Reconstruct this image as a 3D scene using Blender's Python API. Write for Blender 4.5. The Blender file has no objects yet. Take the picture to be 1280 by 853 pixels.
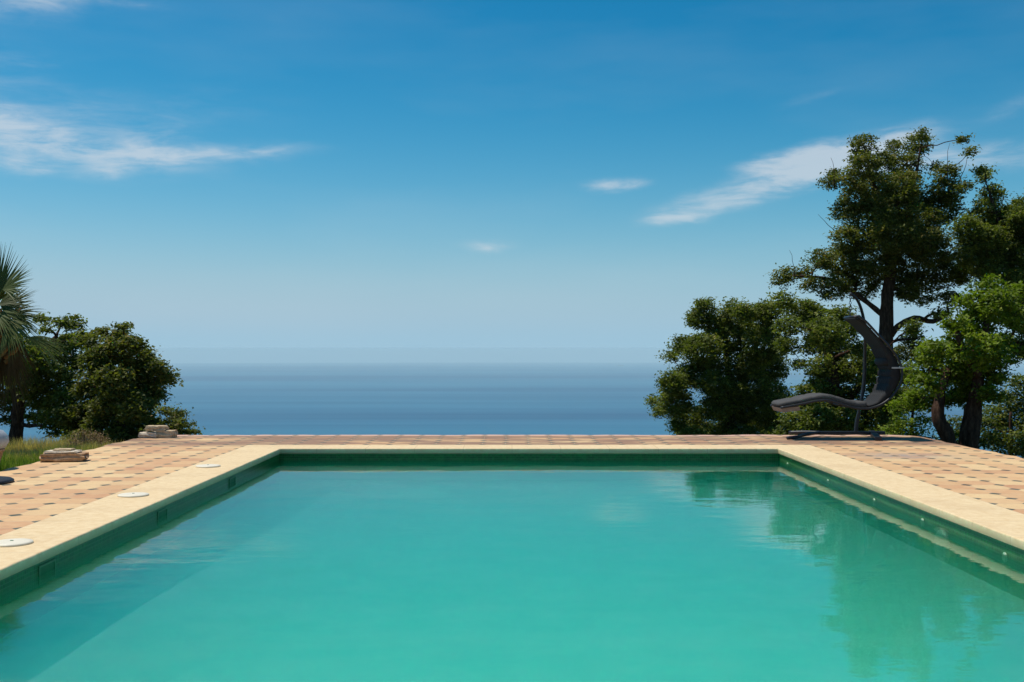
import bpy, bmesh, math, random
import numpy as np
from mathutils import Vector, Matrix
R = math.radians
random.seed(7)
rng = np.random.default_rng(11)
sc = bpy.context.scene
COL = sc.collection

# ------------------------------------------------------------------ camera
F = 1370.0; H = 1.25; VX, VY = 639.0, 436.0       # focal length in photo pixels, eye height in metres
cam_d = bpy.data.cameras.new('camera'); cam = bpy.data.objects.new('camera', cam_d); COL.objects.link(cam)
cam_d.sensor_width = 36; cam_d.lens = F / 1280 * 36
cam_d.clip_start = 0.05; cam_d.clip_end = 400000
cam.location = (0, 0, H)
cam.rotation_euler = (math.pi / 2 + math.atan((VY - 426.5) / F), 0, 0)
sc.camera = cam

# ------------------------------------------------------------------ node helper
class N:
    def __init__(s, nt): s.nt = nt
    def new(s, typ, **kw):
        n = s.nt.nodes.new(typ)
        for k, v in kw.items(): setattr(n, k, v)
        return n
    def put(s, sock, v):
        if v is None: return
        if isinstance(v, bpy.types.NodeSocket): s.nt.links.new(v, sock)
        else:
            try: sock.default_value = v
            except Exception: sock.default_value = (*v, 1.0)
    def m(s, op, a, b=None, c=None, clamp=False):
        n = s.new('ShaderNodeMath', operation=op, use_clamp=clamp)
        for i, v in enumerate((a, b, c)): s.put(n.inputs[i], v)
        return n.outputs[0]
    def vm(s, op, a, b=None):
        n = s.new('ShaderNodeVectorMath', operation=op)
        s.put(n.inputs[0], a)
        if b is not None: s.put(n.inputs[1], b)
        return n.outputs[0]
    def xyz(s, v):
        n = s.new('ShaderNodeSeparateXYZ'); s.put(n.inputs[0], v); return n.outputs[0], n.outputs[1], n.outputs[2]
    def comb(s, x, y, z):
        n = s.new('ShaderNodeCombineXYZ')
        for i, v in enumerate((x, y, z)): s.put(n.inputs[i], v)
        return n.outputs[0]
    def noise(s, vec, scale, detail=4, rough=.55, out=0, dist=0.):
        n = s.new('ShaderNodeTexNoise'); s.put(n.inputs['Vector'], vec)
        n.inputs['Scale'].default_value = scale; n.inputs['Detail'].default_value = detail
        n.inputs['Roughness'].default_value = rough; n.inputs['Distortion'].default_value = dist
        return n.outputs[out]
    def ramp(s, f, pts, interp='LINEAR'):
        n = s.new('ShaderNodeValToRGB'); n.color_ramp.interpolation = interp
        el = n.color_ramp.elements
        while len(el) < len(pts): el.new(.5)
        for e, (p, c) in zip(el, pts):
            e.position = p; e.color = (*c, 1) if hasattr(c, '__len__') else (c, c, c, 1)
        s.put(n.inputs[0], f); return n.outputs[0]
    def mix(s, f, a, b, blend='MIX'):
        n = s.new('ShaderNodeMix', data_type='RGBA', blend_type=blend)
        s.put(n.inputs[0], f); s.put(n.inputs[6], a); s.put(n.inputs[7], b); return n.outputs[2]
    def mr(s, v, a, b, c=0., d=1., smooth=False):
        n = s.new('ShaderNodeMapRange', interpolation_type='SMOOTHSTEP' if smooth else 'LINEAR')
        for i, q in enumerate((v, a, b, c, d)): s.put(n.inputs[i], q)
        return n.outputs[0]
    def bump(s, h, strength, dist=.01):
        n = s.new('ShaderNodeBump'); s.put(n.inputs['Height'], h)
        n.inputs['Strength'].default_value = strength; n.inputs['Distance'].default_value = dist
        return n.outputs[0]

# ------------------------------------------------------------------ sun and sky
SUN_DIR = Vector((-0.40, 0.16, 1.0)).normalized()     # towards the sun: high, from the left, beyond the pool
EL = math.asin(SUN_DIR.z); AZ = math.atan2(SUN_DIR.x, SUN_DIR.y)
sd = bpy.data.lights.new('sun', 'SUN'); sd.energy = 4.1; sd.angle = R(.53); sd.cycles.use_multiple_importance_sampling = False; sd.color = (1, .93, .82)
sun = bpy.data.objects.new('sun', sd); COL.objects.link(sun)
sun.rotation_euler = SUN_DIR.to_track_quat('Z', 'Y').to_euler()

W = bpy.data.worlds.new('World'); sc.world = W; W.use_nodes = True
W.node_tree.nodes.clear()
n = N(W.node_tree)
geo = n.new('ShaderNodeTexCoord').outputs['Generated']
dx, dy, dz = n.xyz(geo)
skyvec = n.comb(dx, dy, n.m('MAXIMUM', dz, .004))
sky = n.new('ShaderNodeTexSky', sky_type='NISHITA', sun_disc=False)
sky.sun_elevation = EL; sky.sun_rotation = AZ; sky.altitude = 250
sky.air_density = 1.0; sky.dust_density = .6; sky.ozone_density = 3.0
n.put(sky.inputs[0], skyvec)
skycol = sky.outputs[0]
# the deep, clean blue of a dry summer noon: contrast curve per channel, pale marine haze band near the horizon
_c = n.new('ShaderNodeSeparateColor'); n.put(_c.inputs[0], skycol)
_r = n.m('MULTIPLY', n.m('POWER', n.m('MINIMUM', n.m('DIVIDE', _c.outputs[0], 5.5), 1.9), 3.2), 5.0)
_g = n.m('MULTIPLY', n.m('POWER', n.m('DIVIDE', n.m('MINIMUM', _c.outputs[1], 12.), 10.), 1.25), 10.)
_b = n.m('MULTIPLY', n.m('POWER', n.m('DIVIDE', n.m('MINIMUM', _c.outputs[2], 12.), 10.), 1.1), 10.)
_r = n.m('MINIMUM', _r, 9.)
_k = n.new('ShaderNodeCombineColor'); n.put(_k.inputs[0], _r); n.put(_k.inputs[1], _g); n.put(_k.inputs[2], _b)
_w = n.m('EXPONENT', n.m('MULTIPLY', n.m('POWER', n.m('DIVIDE', n.m('MAXIMUM', n.m('ARCSINE', dz), 0.), R(5.5)), 1.5), -1.))
skycol = n.mix(_w, _k.outputs[0], (3.4, 5.5, 7.0))
# thin clouds: soft streaks placed by azimuth and elevation, broken up by stretched noise
az = n.m('ARCTAN2', dx, dy); el = n.m('ARCSINE', dz)
cv = n.comb(az, n.m('MULTIPLY', el, 2.6), 0.)
warp = n.noise(cv, 7., 5, .6, out=1)
wx, wy, wz = n.xyz(warp)
azw = n.m('ADD', az, n.m('MULTIPLY', n.m('SUBTRACT', wx, .5), .07))
elw = n.m('ADD', n.m('ADD', el, .006), n.m('MULTIPLY', n.m('SUBTRACT', wy, .5), .028))
fine = n.noise(n.comb(n.m('ADD', az, n.m('MULTIPLY', el, -.9)), n.m('MULTIPLY', el, 4.5), 0.), 16., 8, .62, dist=.4)
big = n.noise(n.comb(az, n.m('MULTIPLY', el, 3.), .3), 6., 5, .6)
def pa(px): return math.atan((px - VX) / F)
def pe(py): return math.atan((VY - py) / F)
clouds = [  # photo x, y, half length, half height (pixels of 1370 per radian), tilt degrees, strength
    (60, 190, 200, 30, 0, 1.2), (235, 189, 115, 8, 3, .85), (20, 28, 95, 28, 8, .75), (165, 20, 60, 8, -3, .3),
    (120, 150, 240, 30, 6, .34), (900, 244, 80, 17, 12, .9), (985, 214, 75, 20, 12, .95), (1090, 180, 80, 16, 12, .95), (1060, 215, 90, 12, 4, .6),
    (1210, 206, 120, 18, 0, 1.1), (850, 262, 45, 8, 6, .6), (772, 220, 36, 10, 3, 1.1), (612, 297, 44, 9, 0, .7),
    (1255, 150, 45, 14, 18, .35), (1035, 120, 70, 10, 16, .28), (30, 217, 35, 6, 2, .5), (133, 218, 16, 8, 0, .5),
    (-160, 120, 160, 40, 5, .7), (1500, 230, 140, 30, 8, .7), (960, 200, 45, 10, 5, .4), (350, 24, 40, 8, -8, .15)]
tot = None
for cx, cy, rx, ry, tilt, st in clouds:
    a = n.m('SUBTRACT', azw, pa(cx)); e = n.m('SUBTRACT', elw, pe(cy))
    ct, sn = math.cos(R(tilt)), math.sin(R(tilt))
    u = n.m('ADD', n.m('MULTIPLY', a, ct * F / rx), n.m('MULTIPLY', e, sn * F / rx))
    v = n.m('SUBTRACT', n.m('MULTIPLY', e, ct * F / ry), n.m('MULTIPLY', a, sn * F / ry))
    d2 = n.m('ADD', n.m('MULTIPLY', u, u), n.m('MULTIPLY', v, v))
    g = n.m('MULTIPLY', n.m('EXPONENT', n.m('MULTIPLY', d2, -1.1)), st)
    tot = g if tot is None else n.m('ADD', tot, g)
body = n.mr(fine, .26, .74, .22, 1.4)
cm = n.m('MULTIPLY', tot, body)
cm = n.m('MULTIPLY', cm, n.mr(big, .3, .65, .55, 1.15))
veil = n.m('MULTIPLY', n.mr(n.noise(n.comb(n.m('MULTIPLY', az, .7), n.m('MULTIPLY', el, 3.), 2.), 3., 5, .55), .45, .8), .10)
cm = n.m('MINIMUM', n.m('ADD', n.mr(cm, .04, 1.1, 0., .66, True), veil), .7)
col = n.mix(cm, skycol, (6.6, 7.1, 7.6))
bg = n.new('ShaderNodeBackground'); n.put(bg.inputs[0], col); bg.inputs[1].default_value = .10
out = n.new('ShaderNodeOutputWorld'); n.nt.links.new(bg.outputs[0], out.inputs[0])

vs = sc.view_settings; vs.view_transform = 'Standard'; vs.look = 'None'; vs.gamma = 1; vs.use_curve_mapping = False
vs.exposure = 0.0
cy = sc.cycles
cy.use_denoising = True
cy.max_bounces = 10; cy.diffuse_bounces = 3; cy.glossy_bounces = 3; cy.transmission_bounces = 4
cy.volume_bounces = 3; cy.transparent_max_bounces = 12
cy.sample_clamp_indirect = 6

# ------------------------------------------------------------------ object helpers
def tag(o, label=None, cat=None, group=None, kind=None):
    if label: o['label'] = label
    if cat: o['category'] = cat
    if group: o['group'] = group
    if kind: o['kind'] = kind
    return o
def empty(name, loc, rz=0, **kw):
    o = bpy.data.objects.new(name, None); COL.objects.link(o)
    o.location = loc; o.rotation_euler = (0, 0, rz); o.empty_display_size = .2
    return tag(o, **kw)
def link(name, me, mat, parent=None, smooth=False):
    o = bpy.data.objects.new(name, me); COL.objects.link(o)
    if mat: me.materials.append(mat)
    if parent: o.parent = parent
    if smooth: me.polygons.foreach_set('use_smooth', [True] * len(me.polygons))
    return o
def from_bm(name, bm, mat, parent=None, smooth=False):
    bmesh.ops.recalc_face_normals(bm, faces=bm.faces)
    me = bpy.data.meshes.new(name); bm.to_mesh(me); bm.free()
    return link(name, me, mat, parent, smooth)
def box(bm, a, b, bev=0., seg=2):
    r = bmesh.ops.create_cube(bm, size=1)
    vv = r['verts']
    for v in vv:
        v.co = Vector([a[i] + (v.co[i] + .5) * (b[i] - a[i]) for i in range(3)])
    if bev:
        es = list({e for v in vv for e in v.link_edges})
        bmesh.ops.bevel(bm, geom=es, offset=bev, segments=seg, affect='EDGES', profile=.6)
def tube(bm, pts, rad, seg=8, cap=True):
    pts = [Vector(p) for p in pts]
    if not hasattr(rad, '__len__'): rad = [rad] * len(pts)
    rings = []; prev = None
    for i, p in enumerate(pts):
        t = (pts[min(i + 1, len(pts) - 1)] - pts[max(i - 1, 0)])
        if t.length < 1e-6: t = Vector((0, 0, 1))
        t.normalize()
        if prev is None:
            u = t.orthogonal().normalized()
        else:
            u = prev - t * prev.dot(t)
            u = u.normalized() if u.length > 1e-5 else t.orthogonal().normalized()
        prev = u; w = t.cross(u)
        rings.append([bm.verts.new(p + (u * math.cos(2 * math.pi * k / seg) + w * math.sin(2 * math.pi * k / seg)) * rad[i]) for k in range(seg)])
    for a, b in zip(rings, rings[1:]):
        for k in range(seg): bm.faces.new((a[k], a[(k + 1) % seg], b[(k + 1) % seg], b[k]))
    if cap:
        bm.faces.new(rings[0][::-1]); bm.faces.new(rings[-1])
def lathe(bm, prof, seg=32, c=(0, 0, 0)):
    rings = []
    for r, z in prof:
        rings.append([bm.verts.new((c[0] + r * math.cos(2 * math.pi * k / seg), c[1] + r * math.sin(2 * math.pi * k / seg), c[2] + z)) for k in range(seg)])
    for a, b in zip(rings, rings[1:]):
        for k in range(seg): bm.faces.new((a[k], a[(k + 1) % seg], b[(k + 1) % seg], b[k]))
    bm.faces.new(rings[0][::-1]); bm.faces.new(rings[-1])
def smoothpath(pts, n_=6):
    pts = [Vector(p) for p in pts]; outp = []
    for i in range(len(pts) - 1):
        p0 = pts[max(i - 1, 0)]; p1 = pts[i]; p2 = pts[i + 1]; p3 = pts[min(i + 2, len(pts) - 1)]
        for k in range(n_):
            t = k / n_
            outp.append(.5 * ((2 * p1) + (p2 - p0) * t + (2 * p0 - 5 * p1 + 4 * p2 - p3) * t * t + (3 * p1 - p0 - 3 * p2 + p3) * t ** 3))
    outp.append(pts[-1]); return outp

# ------------------------------------------------------------------ materials
def mat(name):
    m = bpy.data.materials.new(name); m.use_nodes = True; m.node_tree.nodes.clear()
    q = N(m.node_tree); o = q.new('ShaderNodeOutputMaterial')
    b = q.new('ShaderNodeBsdfPrincipled'); q.nt.links.new(b.outputs[0], o.inputs[0])
    q.out = o; q.b = b
    q.tc = q.new('ShaderNodeTexCoord'); q.P = q.new('ShaderNodeNewGeometry').outputs['Position']
    return m, q
def simple(name, col, rough=.6, metal=0., var=.15, scale=20., bump=0., spec=.5):
    m, q = mat(name)
    ob = q.tc.outputs['Object']
    f = q.noise(ob, scale, 5, .6)
    c = q.mix(q.mr(f, .3, .7), tuple(x * (1 - var) for x in col), tuple(min(1, x * (1 + var)) for x in col))
    q.put(q.b.inputs['Base Color'], c); q.b.inputs['Roughness'].default_value = rough
    q.b.inputs['Metallic'].default_value = metal; q.b.inputs['Specular IOR Level'].default_value = spec
    if bump: q.put(q.b.inputs['Normal'], q.bump(f, bump, .01))
    return m

PITCH = .305; LX0 = -3.44; LY0 = 7.665
def tile_material():
    m, q = mat('terracotta_tiles')
    x, y, z = q.xyz(q.P)
    u = q.m('DIVIDE', q.m('SUBTRACT', x, LX0), PITCH); v = q.m('DIVIDE', q.m('SUBTRACT', y, LY0), PITCH)
    wob = q.noise(q.P, 1.3, 3, .5, out=1); w1, w2, w3 = q.xyz(wob)
    u = q.m('ADD', u, q.m('MULTIPLY', q.m('SUBTRACT', w1, .5), .06)); v = q.m('ADD', v, q.m('MULTIPLY', q.m('SUBTRACT', w2, .5), .06))
    fu, fv = q.m('FLOOR', u), q.m('FLOOR', v)
    cu, cv_ = q.m('SUBTRACT', u, fu), q.m('SUBTRACT', v, fv)
    du = q.m('MINIMUM', cu, q.m('SUBTRACT', 1., cu)); dv = q.m('MINIMUM', cv_, q.m('SUBTRACT', 1., cv_))
    dia = q.m('ADD', du, dv)                                    # diamond insert on each corner
    ru, rv = q.m('ROUND', u), q.m('ROUND', v)
    wn = q.new('ShaderNodeTexWhiteNoise', noise_dimensions='2D'); q.put(wn.inputs['Vector'], q.comb(fu, fv, 0.))
    wn2 = q.new('ShaderNodeTexWhiteNoise', noise_dimensions='2D'); q.put(wn2.inputs['Vector'], q.comb(q.m('ADD', ru, 31.), rv, 0.))
    base = q.ramp(wn.outputs[0], [(0, (.56, .30, .145)), (.25, (.72, .45, .22)), (.5, (.54, .26, .13)), (.75, (.76, .53, .27)), (1, (.64, .40, .20))])
    mot = q.noise(q.P, 9., 6, .65)
    base = q.mix(q.mr(q.noise(q.comb(q.m('ADD', x, q.m('MULTIPLY', wn.outputs[0], 9.)), y, 0.), 22., 5, .7), .5, .75, 0., .5), base, (.45, .25, .13))
    base = q.mix(q.mr(mot, .35, .7, 0., .4), base, (.78, .57, .32))
    base = q.mix(q.mr(q.noise(q.P, 1.1, 5, .65), .56, .75, 0., .35), base, (.40, .25, .16))
    ins = q.ramp(wn2.outputs[0], [(0, (.03, .05, .045)), (.35, (.06, .075, .05)), (.6, (.04, .075, .07)), (.82, (.11, .11, .07)), (1, (.22, .17, .10))])
    ins = q.mix(q.mr(mot, .45, .7, 0., .35), ins, (.4, .35, .25))
    # weathered grey-brown bloom along the far edge and round the lounger
    st = q.noise(q.comb(q.m('MULTIPLY', x, .55), q.m('MULTIPLY', y, 1.6), 0.), 1.5, 6, .62)
    far = q.m('MULTIPLY', q.mr(y, 13.9, 14.5, 0., 1., True), q.mr(st, .34, .54, 0., .92, True))
    base = q.mix(far, base, (.27, .155, .10))
    pale = q.m('MULTIPLY', q.mr(y, 15.72, 15.82), .8)
    base = q.mix(pale, base, (.72, .45, .34))
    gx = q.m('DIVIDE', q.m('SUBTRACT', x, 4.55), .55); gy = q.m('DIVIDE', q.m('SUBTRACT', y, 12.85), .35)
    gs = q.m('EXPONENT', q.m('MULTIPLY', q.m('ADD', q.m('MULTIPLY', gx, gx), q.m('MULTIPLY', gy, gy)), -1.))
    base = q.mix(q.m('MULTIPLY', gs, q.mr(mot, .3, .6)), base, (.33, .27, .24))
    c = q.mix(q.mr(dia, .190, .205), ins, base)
    grout = q.m('MINIMUM', du, dv)
    gm = q.m('MULTIPLY', q.mr(grout, .012, .02, 1., 0.), q.mr(dia, .16, .17))
    gd = q.m('MULTIPLY', q.mr(q.m('ABSOLUTE', q.m('SUBTRACT', dia, .197)), .0, .012, .6, 0.), 1.)
    gm = q.m('MAXIMUM', gm, gd)
    c = q.mix(q.m('MULTIPLY', gm, .75), c, (.50, .36, .24))
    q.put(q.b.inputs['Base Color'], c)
    q.put(q.b.inputs['Roughness'], q.mr(mot, .3, .7, .6, .85)); q.b.inputs['Specular IOR Level'].default_value = .3
    hgt = q.m('SUBTRACT', q.m('ADD', q.m('MULTIPLY', mot, .35), q.m('MULTIPLY', wn.outputs[0], .25)), q.m('MULTIPLY', gm, .8))
    q.put(q.b.inputs['Normal'], q.bump(hgt, .5, .006))
    return m
def coping_material():
    m, q = mat('sandstone')
    x, y, z = q.xyz(q.P)
    f = q.noise(q.P, 14., 7, .68); g = q.noise(q.P, 1.6, 4, .6); sp = q.noise(q.P, 90., 3, .6)
    c = q.mix(q.mr(f, .3, .7), (.70, .50, .27), (.83, .66, .41))
    c = q.mix(q.mr(g, .5, .75, 0., .45), c, (.58, .40, .22))
    c = q.mix(q.mr(sp, .60, .72, 0., .4), c, (.45, .31, .17))
    # joints between the slabs, every 0.6 m
    side = q.m('MULTIPLY', q.m('LESS_THAN', y, 13.7), q.m('GREATER_THAN', y, 1.2))
    a = q.m('DIVIDE', y, .61); b = q.m('DIVIDE', x, .61)
    ja = q.m('ABSOLUTE', q.m('SUBTRACT', a, q.m('ROUND', a))); jb = q.m('ABSOLUTE', q.m('SUBTRACT', b, q.m('ROUND', b)))
    j = q.m('ADD', q.m('MULTIPLY', ja, side), q.m('MULTIPLY', jb, q.m('SUBTRACT', 1., side)))
    jm = q.mr(j, .003, .007, 1., 0.)
    c = q.mix(q.m('MULTIPLY', jm, .55), c, (.40, .28, .17))
    # lime bloom on the lower face, darkened further to paint in its shade
    lo = q.m('MULTIPLY', q.mr(z, -.060, -.015, 1., 0.), q.mr(f, .25, .6, .4, 1.))
    c = q.mix(q.m('MULTIPLY', lo, .72), c, (.21, .17, .09))
    q.put(q.b.inputs['Base Color'], c); q.b.inputs['Roughness'].default_value = .8; q.b.inputs['Specular IOR Level'].default_value = .25
    q.put(q.b.inputs['Normal'], q.bump(q.m('SUBTRACT', q.m('ADD', f, q.m('MULTIPLY', sp, .5)), jm), .35, .006))
    return m
def mosaic_material(dark):
    m, q = mat('green_mosaic')
    x, y, z = q.xyz(q.P); s = .025
    cells = []
    gm = None
    for a in (x, y, z):
        t = q.m('DIVIDE', a, s); fl = q.m('FLOOR', t); cells.append(fl)
    nrm = q.new('ShaderNodeNewGeometry').outputs['Normal']; nx, ny, nz = q.xyz(nrm)
    ax = q.m('GREATER_THAN', q.m('ABSOLUTE', nx), .5)
    along = q.mix(ax, q.comb(x, x, x), q.comb(y, y, y)); al, _, _ = q.xyz(along)
    ta, tz = q.m('DIVIDE', al, s), q.m('DIVIDE', z, s)
    ga = q.m('ABSOLUTE', q.m('SUBTRACT', ta, q.m('ROUND', ta))); gz = q.m('ABSOLUTE', q.m('SUBTRACT', tz, q.m('ROUND', tz)))
    gm = q.mr(q.m('MINIMUM', ga, gz), .05, .1, 1., 0.)
    wn = q.new('ShaderNodeTexWhiteNoise', noise_dimensions='2D'); q.put(wn.inputs['Vector'], q.comb(q.m('FLOOR', ta), q.m('FLOOR', tz), 0.))
    c = q.ramp(wn.outputs[0], [(0, tuple(k * .7 for k in dark)), (.5, dark), (1, (dark[0] * 1.8, dark[1] * 1.35, dark[2] * 1.4))])
    c = q.mix(q.m('MULTIPLY', gm, .8), c, (.07, .17, .09))
    scum = q.m('MULTIPLY', q.mr(q.m('ABSOLUTE', q.m('SUBTRACT', z, -.135)), 0., .02, .3, 0.), q.mr(q.noise(q.P, 8., 5, .6), .3, .7))
    c = q.mix(scum, c, (.24, .26, .15))
    q.put(q.b.inputs['Base Color'], c); q.b.inputs['Roughness'].default_value = .3; q.b.inputs['Specular IOR Level'].default_value = .25
    return m
M_TILE = tile_material(); M_COPE = coping_material(); M_MOS = mosaic_material((.005, .115, .020))

def plaster_material():
    m, q = mat('pool_plaster')
    f = q.noise(q.P, 2.6, 8, .7); g = q.noise(q.P, .8, 6, .6)
    c = q.mix(q.mr(f, .35, .65), (.26, .80, .60), (.42, .92, .72))
    c = q.mix(q.mr(g, .58, .68, 0., .5), c, (.26, .66, .36))
    q.put(q.b.inputs['Base Color'], c); q.b.inputs['Roughness'].default_value = .8
    return m
def pool_water_material():
    m, q = mat('pool_water')
    q.nt.nodes.remove(q.b)
    x, y, z = q.xyz(q.P)
    a = q.noise(q.comb(q.m('MULTIPLY', x, .55), q.m('MULTIPLY', y, 1.0), 0.), 3.2, 3, .5)
    b = q.noise(q.comb(q.m('MULTIPLY', x, .6), y, 3.), 12., 3, .6)
    c = q.noise(q.comb(x, y, 7.), .8, 2, .5)
    amp = q.mr(q.noise(q.comb(x, y, 1.), .35, 2, .5), .35, .65, .35, 1.)
    h = q.m('ADD', q.m('ADD', q.m('MULTIPLY', a, .5), q.m('MULTIPLY', b, .06)), q.m('MULTIPLY', c, .5))
    h = q.m('MULTIPLY', h, amp)
    nb = q.bump(h, 1., .0075)
    fr = q.new('ShaderNodeFresnel'); fr.inputs['IOR'].default_value = 2.0; q.put(fr.inputs['Normal'], nb)
    gl = q.new('ShaderNodeBsdfGlossy'); gl.inputs['Roughness'].default_value = .006; q.put(gl.inputs['Normal'], nb)
    tr = q.new('ShaderNodeBsdfTransparent'); tr.inputs[0].default_value = (.97, 1, .99, 1)
    rf = q.new('ShaderNodeBsdfRefraction'); rf.inputs['IOR'].default_value = 1.333; rf.inputs['Roughness'].default_value = .035; q.put(rf.inputs['Normal'], nb)
    body = q.new('ShaderNodeMixShader'); body.inputs[0].default_value = .54
    q.nt.links.new(tr.outputs[0], body.inputs[1]); q.nt.links.new(rf.outputs[0], body.inputs[2])
    mx = q.new('ShaderNodeMixShader'); q.put(mx.inputs[0], fr.outputs[0])
    q.nt.links.new(body.outputs[0], mx.inputs[1]); q.nt.links.new(gl.outputs[0], mx.inputs[2])
    q.nt.links.new(mx.outputs[0], q.out.inputs[0])
    # cloudy, algae-tinted water
    va = q.new('ShaderNodeVolumeAbsorption'); va.inputs['Color'].default_value = (.14, .93, .88, 1); va.inputs['Density'].default_value = .42
    vsn = q.new('ShaderNodeVolumeScatter'); vsn.inputs['Color'].default_value = (.02, .95, .70, 1); vsn.inputs['Density'].default_value = .46
    ad = q.new('ShaderNodeAddShader'); q.nt.links.new(va.outputs[0], ad.inputs[0]); q.nt.links.new(vsn.outputs[0], ad.inputs[1])
    q.nt.links.new(ad.outputs[0], q.out.inputs['Volume'])
    return m
M_PLASTER = plaster_material(); M_WATER = pool_water_material()

# ------------------------------------------------------------------ setting: pool, terrace, hillside, sea, haze
XL, XR, YN, YF = -2.89, 3.325, 1.2, 13.70      # inner pool edge
CW = .54; WL = -.14
def ring_quads(bm, xi0, xi1, yi0, yi1, xo0, xo1, yo0, yo1, z):
    def q4(a, b, c, d): bm.faces.new([bm.verts.new((*p, z)) for p in (a, b, c, d)])
    q4((xo0, yo0), (xo1, yo0), (xo1, yi0), (xo0, yi0)); q4((xo0, yi1), (xo1, yi1), (xo1, yo1), (xo0, yo1))
    q4((xo0, yi0), (xi0, yi0), (xi0, yi1), (xo0, yi1)); q4((xi1, yi0), (xo1, yi0), (xo1, yi1), (xi1, yi1))
# terrace slab with an uneven outer edge
def terrace():
    bm = bmesh.new()
    xi0, xi1, yi0, yi1 = XL - CW + .02, XR + CW - .02, YN - CW + .02, YF + CW - .02
    ring_quads(bm, xi0, xi1, yi0, yi1, -5.2, 5.75, -6, 15.6, -.006)
    # fringe
    outer = []
    inner = []
    def addseg(p, q, nseg):
        for k in range(nseg): yield (p[0] + (q[0] - p[0]) * k / nseg, p[1] + (q[1] - p[1]) * k / nseg)
    I = [(-5.2, -6), (5.75, -6), (5.75, 15.6), (-5.2, 15.6)]; O = [(-5.32, -6.2), (5.87, -6.2), (5.86, 15.98), (-5.27, 15.98)]
    nseg = [40, 90, 40, 90]
    for k in range(4):
        inner += list(addseg(I[k], I[(k + 1) % 4], nseg[k])); outer += list(addseg(O[k], O[(k + 1) % 4], nseg[k]))
    vi, vo, vb = [], [], []
    for (a, b) in zip(inner, outer):
        j = .025
        ox, oy = b[0] + random.uniform(-j, j), b[1] + random.uniform(-j, j) * .3
        if ox > 5.2 and oy > 15: d = (oy - 15) ; ox -= .12 * d * d
        if ox > 5.5 and oy > 15.9: oy -= .12
        if ox < -4.9 and oy > 15.2: ox += .05 * (oy - 15)
        vi.append(bm.verts.new((*a, -.006))); vo.append(bm.verts.new((ox, oy, -.008 + random.uniform(-.004, .006)))); vb.append(bm.verts.new((ox + (.02 if ox > 0 else -.02), oy, -.45)))
    L = len(vi)
    for k in range(L):
        k2 = (k + 1) % L
        bm.faces.new((vi[k], vi[k2], vo[k2], vo[k])); bm.faces.new((vo[k], vo[k2], vb[k2], vb[k]))
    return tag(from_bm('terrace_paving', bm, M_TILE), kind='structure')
terrace()

pool = empty('swimming_pool', ((XL + XR) / 2, (YN + YF) / 2, 0), label='large rectangular swimming pool with sandstone coping and green mosaic walls', cat='swimming pool')
def child(o, root): o.parent = root; o.matrix_parent_inverse = Matrix.Translation(-root.location); return o
bm = bmesh.new()
x0, x1, y0, y1, d = XL - .02, XR + .02, YN - .02, YF + .02, -2.1
def quad(bm, *ps): bm.faces.new([bm.verts.new(p) for p in ps])
quad(bm, (x0, y0, -.02), (x0, y1, -.02), (x0, y1, d), (x0, y0, d)); quad(bm, (x1, y0, -.02), (x1, y1, -.02), (x1, y1, d), (x1, y0, d))
quad(bm, (x0, y0, -.02), (x1, y0, -.02), (x1, y0, d), (x0, y0, d)); quad(bm, (x0, y1, -.02), (x1, y1, -.02), (x1, y1, d), (x0, y1, d))
child(from_bm('wall', bm, M_MOS), pool)
bm = bmesh.new()                                   # shallow end near the camera, deep end towards the sea
fy = [(y0 - .1, -1.0), (4.5, -1.05), (7, -1.25), (9.5, -1.6), (12, -1.95), (y1 + .1, -2.05)]
fv = [(bm.verts.new((x0 - .1, a, b)), bm.verts.new((x1 + .1, a, b))) for a, b in fy]
for p, q_ in zip(fv, fv[1:]): bm.faces.new((p[0], p[1], q_[1], q_[0]))
child(from_bm('floor', bm, M_PLASTER), pool)
# coping: ring of slabs with rounded arris
bm = bmesh.new()
prof = [(-.05, 0.0), (-.046, .0), (0, 0)]
def loop_at(off, z):
    a = (XL - off, YN - off), (XR + off, YN - off), (XR + off, YF + off), (XL - off, YF + off)
    ptsl = []
    for k in range(4):
        p, q_ = a[k], a[(k + 1) % 4]
        L = math.hypot(q_[0] - p[0], q_[1] - p[1]); m_ = int(L / .12)
        for s in range(m_):
            t = s / m_; ptsl.append((p[0] + (q_[0] - p[0]) * t, p[1] + (q_[1] - p[1]) * t, z))
    return ptsl
prof = [(.03, -.062), (.004, -.062), (0, -.058), (0, -.008), (.003, -.002), (.010, .002), (.06, .002), (CW - .01, .002), (CW, -.004), (CW, -.03)]
nref = None
loops = []
wig = {}
for off, z in prof:
    base_l = loop_at(0, 0); cur = []
    for k, (px_, py_, _) in enumerate(base_l):
        # push outwards by off along both axes from the pool rectangle
        X_ = px_ + (-off if abs(px_ - XL) < 1e-6 else off if abs(px_ - XR) < 1e-6 else 0)
        Y_ = py_ + (-off if abs(py_ - YN) < 1e-6 else off if abs(py_ - YF) < 1e-6 else 0)
        if k not in wig: wig[k] = (random.uniform(-.003, .003), random.uniform(-.002, .001))
        if .0 <= off <= .012 and z > -.05 and not (abs(px_ - XL) < 1e-6 and abs(py_ - YN) < 1e-6): X_ += wig[k][0] if abs(px_ - XL) < 1e-6 or abs(px_ - XR) < 1e-6 else 0; 
        cur.append(bm.verts.new((X_, Y_, z)))
    loops.append(cur)
for a, b in zip(loops, loops[1:]):
    L = len(a)
    for k in range(L): bm.faces.new((a[k], a[(k + 1) % L], b[(k + 1) % L], b[k]))
child(from_bm('coping', bm, M_COPE), pool)

bm = bmesh.new(); box(bm, (x0 - .03, y0 - .03, d - .05), (x1 + .03, y1 + .03, WL))
tag(from_bm('pool_water', bm, M_WATER), kind='structure')

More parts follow.
